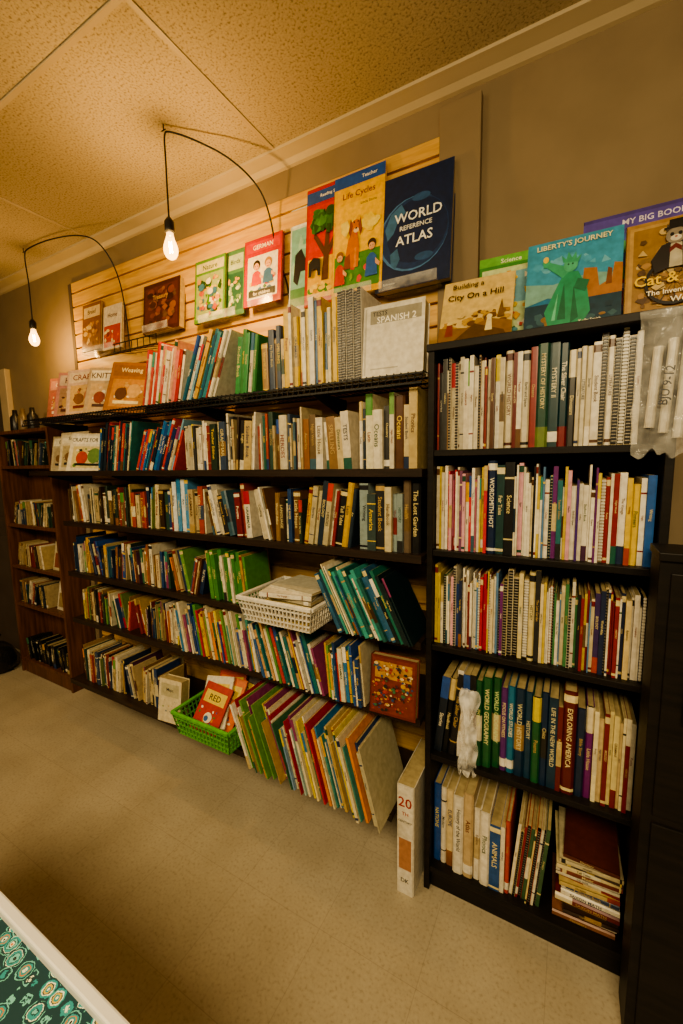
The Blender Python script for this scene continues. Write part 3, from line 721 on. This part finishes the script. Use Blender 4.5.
display(-.93, -.72, 2.0, .44, 'b82014', [('r', 0, .87, 1, .97, '2a4f94'), ('t', 'Reading Safari', .5, .92, .035, 'f0ecd8'), ('r', .06, .1, .94, .84, 'c82a18'), ('r', .06, .06, .94, .40, 'e0b020')]+scat(.06, .06, .94, .22, 24, ['c8902a', '5a8f3a', '3f7f34', 'e8c850'], 51, (.04, .08))+
  [('p', [(.36, .2), (.42, .60), (.50, .60), (.50, .2)], '5a3418'), ('p', [(.46, .45), (.72, .66), (.76, .62), (.50, .40)], '5a3418'), ('p', [(.44, .45), (.2, .62), (.17, .58), (.40, .40)], '5a3418')]+scat(.06, .54, .97, .86, 90, ['2f6a2a', '3f7f34', '245a22', '4f8f3f', '1f4a1c'], 52, (.06, .13))+
  [('p', [(.1, .24), (.1, .36), (.2, .4), (.34, .38), (.36, .24), (.3, .24), (.28, .3), (.18, .3), (.16, .24)], '1a1a1c'), ('p', [(.66, .14), (.68, .4), (.74, .5), (.8, .5), (.76, .4), (.86, .34), (.86, .14), (.8, .14), (.8, .28), (.72, .28), (.72, .14)], 'e8dcb0'), ('d', .74, .36, .03, .03, '6a4a2a'), ('d', .8, .3, .03, .03, '6a4a2a')], y=1.40)
display(-.80, -.60, 2.0, .43, 'e8b410', [('r', 0, .90, 1, 1, '2050a0'), ('t', 'Teacher', .7, .95, .03, 'f0ecd8', .3), ('t', 'Life Cycles', .5, .82, .065, '6a1a3a'), ('r', .05, .05, .95, .76, 'f0c010'), ('t', 'Linda Stone', .70, .735, .022, '2a2a2a', .4), ('r', .05, .05, .95, .34, '4a8a2a')]
  +scat(.05, .05, .95, .36, 30, ['3f7f34', '7aa84a', '4f8f3a', 'c8d070', 'd84a4a'], 53, (.03, .07))+scat(.05, .42, .95, .7, 10, ['f0d040', 'e8b010', 'f0d860'], 54, (.08, .14))+dog(.45, .22, .40)+kid(.80, .12, .30, '2a5fa8', '3a2418')+kid(.17, .10, .28, 'c23a2a', '8a5a2a'), y=1.385)
holder(-.98, -.63, 1.999, .08)
display(-1.235, -1.04, 2.055, .27, 'b8241a', [('r', .05, .8, .95, .95, 'c83426'), ('t', 'GERMAN', .5, .87, .07, 'f0e8d0'), ('r', .1, .1, .9, .74, 'e8e0cc')]+scat(.12, .12, .88, .5, 20, ['c8402a', '3f6f9a', '2a2a2a', 'e0b83a', '4a7a4a'], 55, (.03, .08))+kid(.35, .3, .35, 'c8402a', '2a2018')+kid(.66, .3, .35, '3f6f9a', 'a87a3a')+[('r', .15, .12, .85, .22, '2a2a2a'), ('t', 'for children', .5, .17, .05, 'f0e8d0', .6)])
holder(-1.20, -1.07, 2.054)
display(-1.53, -1.345, 2.04, .275, '5a8a3e', [('r', .05, .8, .95, .95, 'd0c890'), ('t', 'Nature', .5, .87, .08, '2f5a24'), ('r', .06, .06, .94, .76, '98a86a')]+scat(.06, .06, .94, .76, 70, ['d8d0bc', 'c89050', '3f6f8a', 'b85a3a', '4a7a2a', '2a4a2a', 'd0b050'], 56, (.04, .1)))
display(-1.36, -1.25, 2.045, .28, '4f7f5a', [('r', .1, .7, .9, .93, 'b8c8a0'), ('t', 'Birds', .5, .82, .07, '1f3a24'), ('r', .1, .08, .9, .65, '2f5f4a')]+scat(.1, .08, .9, .65, 26, ['9ab08a', 'c8d0a0', '6a8a5a', 'c89a4a'], 57, (.05, .12)), y=1.42)
holder(-1.49, -1.27, 2.039)
display(-1.89, -1.63, 2.05, .235, '4a2016', [('r', .05, .08, .95, .92, '5f2c1c')]+scat(.05, .08, .95, .92, 60, ['7a3e26', '4a2418', '8f5834', '3a1c14', '6a4a32'], 58, (.04, .1))+[('t', 'Treasury', .5, .68, .12, 'c8a060', .7)], t=.035)
holder(-1.85, -1.67, 2.049, .08)
display(-2.42, -2.25, 2.04, .255, '8a5a2a', [('r', .06, .7, .94, .93, 'd8c090'), ('t', 'Bread', .5, .82, .09, '4a2a14')]+scat(.06, .06, .94, .66, 30, ['c89a5a', 'e0c080', '7a4a24', 'b8803a'], 59, (.05, .12)))
display(-2.23, -2.07, 2.02, .23, 'd8ccb8', [('r', .06, .06, .94, .55, 'b84030'), ('t', 'Home', .5, .78, .1, '4a1a14')]+scat(.06, .06, .94, .55, 18, ['e0d0a0', '8a2a20', 'd86a4a'], 60, (.05, .1)))
holder(-2.38, -2.10, 2.019, .07)
m = M()
for k in range(8):
    m.bar((-2.02+.045*k, WY-.021, 1.99), (-2.02+.045*k, WY-.14, 1.97), .002); m.bar((-2.02+.045*k, WY-.14, 1.97), (-2.02+.045*k, WY-.14, 2.01), .002)
m.bar((-2.03, WY-.14, 2.01), (-1.70, WY-.14, 2.01), .003); m.bar((-2.03, WY-.14, 1.97), (-1.70, WY-.14, 1.97), .003)
m.build('wire_display_ledge', DARKMETAL)

# ------------------------------------------------------------------ plastic bags
def film(name, x0, x1, z0, z1, y, amp, seed, inner, mat):
    e = empty(name)
    m = M()
    nx, nz = 20, 36
    for side in (0, 1):
        vs = []; fs = []
        for j in range(nz+1):
            for i in range(nx+1):
                u, v = i/nx, j/nz
                bulge = math.sin(math.pi*u)*(.3+.7*math.sin(math.pi*min(1, v*1.1)))*.018
                p = noise.noise(Vector((u*4+seed, v*7, side*5)))*amp+noise.noise(Vector((u*11+seed, v*16, side*5)))*amp*.4
                xx = x0+(x1-x0)*u+noise.noise(Vector((u*2, v*5+seed, 3)))*.012
                yy = y-(bulge if side == 0 else -.002)+p-(.0 if side else .003)
                zz = z0+(z1-z0)*v+noise.noise(Vector((u*5+seed, 1, 1)))*.03*(1-v)
                vs.append((xx, yy, zz))
        for j in range(nz):
            for i in range(nx):
                a = j*(nx+1)+i
                fs.append((a, a+1, a+nx+2, a+nx+1))
        m.add(vs, fs, (1, 1, 1, 1))
    m.build('film', mat, e, smooth=True)
    if inner:
        m = M()
        for k in range(3):
            xx = x0+.030+k*.026
            m.bar((xx, y-.006, z0+.06-.012*k), (xx+.008, y-.006, z1-.08+.014*k), .0095, hx('cdc8ba'), None, 12)
        T = TM([(.12, 0, .99), (-.99, 0, .12), (0, -1, 0)], (x0+.055, y-.034, (z0+z1)/2-.01))
        m.text('BJU 9-12', T, .022, hx('2a2a30'), .16)
        m.build('paper_rolls', BOOK, e)
film('clear_plastic_bag', .118, .235, 1.415, 1.73, 1.172, .010, 2, True, BAGM)
film('crumpled_plastic_bag', -.262, -.212, .46, .73, 1.190, .014, 9, False, BAGW)

# ------------------------------------------------------------------ dark cabinet at right
m = M()
CX = .170
m.box(CX, .80, 1.06, 1.165, .0, 1.195); m.box(CX-.003, .81, 1.052, 1.170, 1.195, 1.213)
m.box(CX+.02, .785, 1.054, 1.06, .06, .6); m.box(CX+.02, .785, 1.054, 1.06, .62, 1.17); m.bar((.23, 1.045, .85), (.23, 1.045, .97), .006)
m.build('dark_cabinet', BLACKWOOD, bevel=.002)

# ------------------------------------------------------------------ walnut bookcase far left
m = M()
WX0, WX1, WYF = -3.30, -2.665, 1.30
m.box(WX0, WX0+.02, WYF, WY-.005, 0, 1.64); m.box(WX1-.02, WX1, WYF, WY-.005, 0, 1.64)
for z in (.10, .5, .76, 1.04, 1.42, 1.64):
    m.box(WX0+.02, WX1-.02, WYF+.003, WY-.01, z-.02, z)
m.box(WX0+.02, WX1-.02, WY-.01, WY-.005, .02, 1.62); m.box(WX0+.02, WX1-.02, WYF+.01, WYF+.02, 0, .08)
m.build('walnut_bookcase', WALNUT, bevel=.0015)
m = M()
cover(m, T_face(-2.86, WYF+.05, .5, 10, 0), .13, .18, .012, hx('d8cfb8'), [('r', .1, .1, .9, .6, 'a08a60'), ('t', 'Birds', .5, .8, .1, '2a2a2a')])
cover(m, T_face(-2.86, WYF+.05, .76, 10, 0), .13, .18, .012, hx('c8bc9a'), [('r', .1, .1, .9, .6, '8a4a30'), ('t', 'Maps', .5, .8, .1, '2a2a2a')])
m.build('picture_book_group', BOOK)
for z, pal, xe in ((.10, P_DARK, WX1-.03), (.5, P_OLD, -2.88), (.76, P_OLD, -2.88), (1.04, P_OLD, WX1-.03), (1.42, P_DARK+P_OLD, WX1-.03)):
    m = M(); fill(m, R, WX0+.05, xe, z, WYF+.015, pal, h=(.12, .17), t=(.012, .03), d=(.10, .13), auto=True); m.build('book_row', BOOK)
m = M()
for k, x in enumerate((-3.2, -3.1, -2.98)):
    m.lathe([(0, 0), (.03, 0), (.032, .01), (.03, .09), (.015, .11), (.013, .14), (0, .14)], 14, hx(['1a1a1c', '6a5a40', '20201c'][k]), TM([(1, 0, 0), (0, 1, 0), (0, 0, 1)], (x, 1.38, 1.641)))
m.build('glass_bottles', PLASTIC, smooth=True)
m = M()
prof = [(0, 0), (.09, 0), (.12, .03), (.125, .09), (.10, .15), (.06, .19), (.022, .205), (.02, .22), (.045, .25), (0, .245)]
m.lathe(prof, 20, (1, 1, 1, 1), TM([(1, 0, 0), (0, 1, 0), (0, 0, 1)], (-3.46, 1.22, 0)))
for a in m.V:
    for i in range(len(a)):
        n = noise.noise(Vector(a[i])*14)*.012
        a[i][0] += n; a[i][1] += n
m.build('black_trash_bag', noise_mat('black_plastic_film', (.008, .008, .008, 1), (.015, .015, .015, 1), rough=.25), smooth=True)

# ------------------------------------------------------------------ display table with floral top (near left)
m = M()
tx0, tx1, ty0, ty1, tz = -1.75, -.38, -.42, .232, .752
e = empty('floral_display_table')
r = .015
m.box(tx0, tx1, ty1-r, ty1, tz-.06, tz+.012); m.box(tx0, tx1, ty0, ty0+r, tz-.06, tz+.012)
m.box(tx0, tx0+r, ty0+r, ty1-r, tz-.06, tz+.012); m.box(tx1-r, tx1, ty0+r, ty1-r, tz-.06, tz+.012)
for x in (tx0, tx1-.045):
    for y in (ty0, ty1-.045):
        m.box(x, x+.045, y, y+.045, 0, tz-.06)
m.build('frame', WHITEP, e, bevel=.003)
m = M(); m.box(tx0+r, tx1-r, ty0+r, ty1-r, tz-.03, tz)
m.build('fabric_top', floral_mat(), e)

# ------------------------------------------------------------------ hanging bulbs
def cord(name, pts, parent, rad=.0032, cyc=False):
    cu = bpy.data.curves.new(name, 'CURVE'); cu.dimensions = '3D'; cu.bevel_depth = rad; cu.bevel_resolution = 3
    sp = cu.splines.new('NURBS'); sp.points.add(len(pts)-1)
    for i, p in enumerate(pts): sp.points[i].co = (*p, 1)
    sp.order_u = 3; sp.use_endpoint_u = True; sp.resolution_u = 10
    ob = bpy.data.objects.new(name, cu); bpy.context.scene.collection.objects.link(ob)
    cu.materials.append(DARKMETAL); ob.parent = parent
    return ob
def bulb(x, y, zb, cordpts, power, stren):
    e = empty('hanging_light_bulb')
    T = TM([(.85, 0, 0), (0, .85, 0), (0, 0, .85)], (x, y, zb+.015))
    m = M()
    prof = [(.0005, -.062), (.010, -.060), (.020, -.053), (.027, -.040), (.030, -.026), (.029, -.012), (.024, .004), (.018, .020), (.0145, .034), (.0135, .046)]
    m.lathe(prof, 24, (1, 1, 1, 1), T); m.build('glass', bulb_mat(stren), e, smooth=True)
    m = M()
    m.lathe([(.0005, .030), (.0135, .032), (.0138, .046), (.019, .047), (.020, .052), (.020, .088), (.014, .097), (.008, .106), (.0005, .108)], 20, (1, 1, 1, 1), T)
    m.build('socket', DARKMETAL, e, smooth=True)
    m = M()
    for k in range(6):
        a0, a1 = k*math.pi/3, (k+1)*math.pi/3
        m.bar((.006*math.cos(a0), .006*math.sin(a0), -.035 if k % 2 else .01), (.006*math.cos(a1), .006*math.sin(a1), .01 if k % 2 else -.035), .0012, (1, 1, 1, 1), T)
    fm, nt, bs, out = newmat('filament'); bs.inputs['Emission Color'].default_value = (1, .6, .2, 1); bs.inputs['Emission Strength'].default_value = 80
    m.build('filament', fm, e)
    cord('cord', [(x, y, zb+.10), (x, y, zb+.2), (x+.002, y, zb+.3)]+cordpts, e)
    m = M(); hp = cordpts[0]
    m.bar((hp[0], hp[1], CZ), (hp[0], hp[1], CZ-.02), .002, sides=6); m.bar((hp[0]-.01, hp[1], CZ-.02), (hp[0]+.01, hp[1], CZ-.02), .002, sides=6)
    m.build('ceiling_hook', DARKMETAL, e)
    L = bpy.data.lights.new('glow', 'POINT'); L.energy = power; L.color = (1, .57, .18); L.shadow_soft_size = .024
    lo = bpy.data.objects.new('glow', L); lo.location = (x, y, zb-.01); bpy.context.scene.collection.objects.link(lo); lo.parent = e
bulb(-1.31, 1.11, 2.19, [(-1.31, 1.11, CZ-.03), (-1.30, 1.12, CZ-.018), (-1.24, 1.18, CZ-.03), (-1.15, 1.27, CZ-.07), (-1.10, 1.37, CZ-.13), (-1.09, 1.42, 2.38), (-1.08, 1.435, 2.25),
   (-1.02, 1.44, 2.1), (-1.03, 1.435, 1.9), (-1.02, 1.43, 1.75)], 22, 12)
bulb(-2.66, 1.28, 2.12, [(-2.68, 1.28, CZ-.03), (-2.62, 1.27, CZ-.02), (-2.42, 1.28, CZ-.02), (-2.22, 1.32, CZ-.03), (-2.12, 1.36, CZ-.07), (-2.08, 1.42, 2.4), (-2.06, 1.437, 2.2), (-2.05, 1.437, 2.0)], 11, 12)
cf = cord('floor_power_cord', [(-4.2, .9, .004), (-3.9, 1.0, .004), (-3.7, 1.12, .004), (-3.5, 1.0, .004), (-3.38, 1.15, .004), (-3.36, 1.28, .004)], None, .004)

# ------------------------------------------------------------------ room lights
def area(name, loc, size, power, col, rot=(0, 0, 0)):
    L = bpy.data.lights.new(name, 'AREA'); L.shape = 'DISK'; L.size = size; L.energy = power; L.color = col
    o = bpy.data.objects.new(name, L); o.location = loc; o.rotation_euler = rot; bpy.context.scene.collection.objects.link(o)
area('ceiling_lamp_near', (.3, -.9, 2.50), 1.1, 86, (1, .80, .47), (math.radians(25), 0, 0))
area('ceiling_lamp_left', (-1.9, -.9, 2.50), 1.1, 60, (1, .77, .43), (math.radians(20), 0, 0))
w = bpy.data.worlds.new('world'); bpy.context.scene.world = w; w.use_nodes = True
w.node_tree.nodes['Background'].inputs[0].default_value = (.5, .38, .24, 1); w.node_tree.nodes['Background'].inputs[1].default_value = .1
try:
    bpy.context.scene.view_settings.look = 'AgX - Medium High Contrast'
except Exception: pass

# ------------------------------------------------------------------ camera
yaw, pit, rol = math.radians(29.1), math.radians(6.9), math.radians(.94)
Fh = Vector((-math.sin(yaw), math.cos(yaw), 0)); Z = Vector((0, 0, 1))
F = Fh*math.cos(pit)-Z*math.sin(pit); U = Fh*math.sin(pit)+Z*math.cos(pit); Rr = Vector((math.cos(yaw), math.sin(yaw), 0))
ex = Rr*math.cos(rol)-U*math.sin(rol); ey = Rr*math.sin(rol)+U*math.cos(rol)
cd = bpy.data.cameras.new('camera'); cd.sensor_fit = 'VERTICAL'; cd.sensor_height = 36; cd.sensor_width = 24; cd.lens = 413/1024*36
cd.clip_start = .02
co = bpy.data.objects.new('camera', cd); bpy.context.scene.collection.objects.link(co)
Mx = Matrix.Identity(4)
for i in range(3):
    Mx[i][0] = ex[i]; Mx[i][1] = ey[i]; Mx[i][2] = -F[i]
Mx[0][3], Mx[1][3], Mx[2][3] = 0, 0, 1.41
co.matrix_world = Mx
bpy.context.scene.camera = co
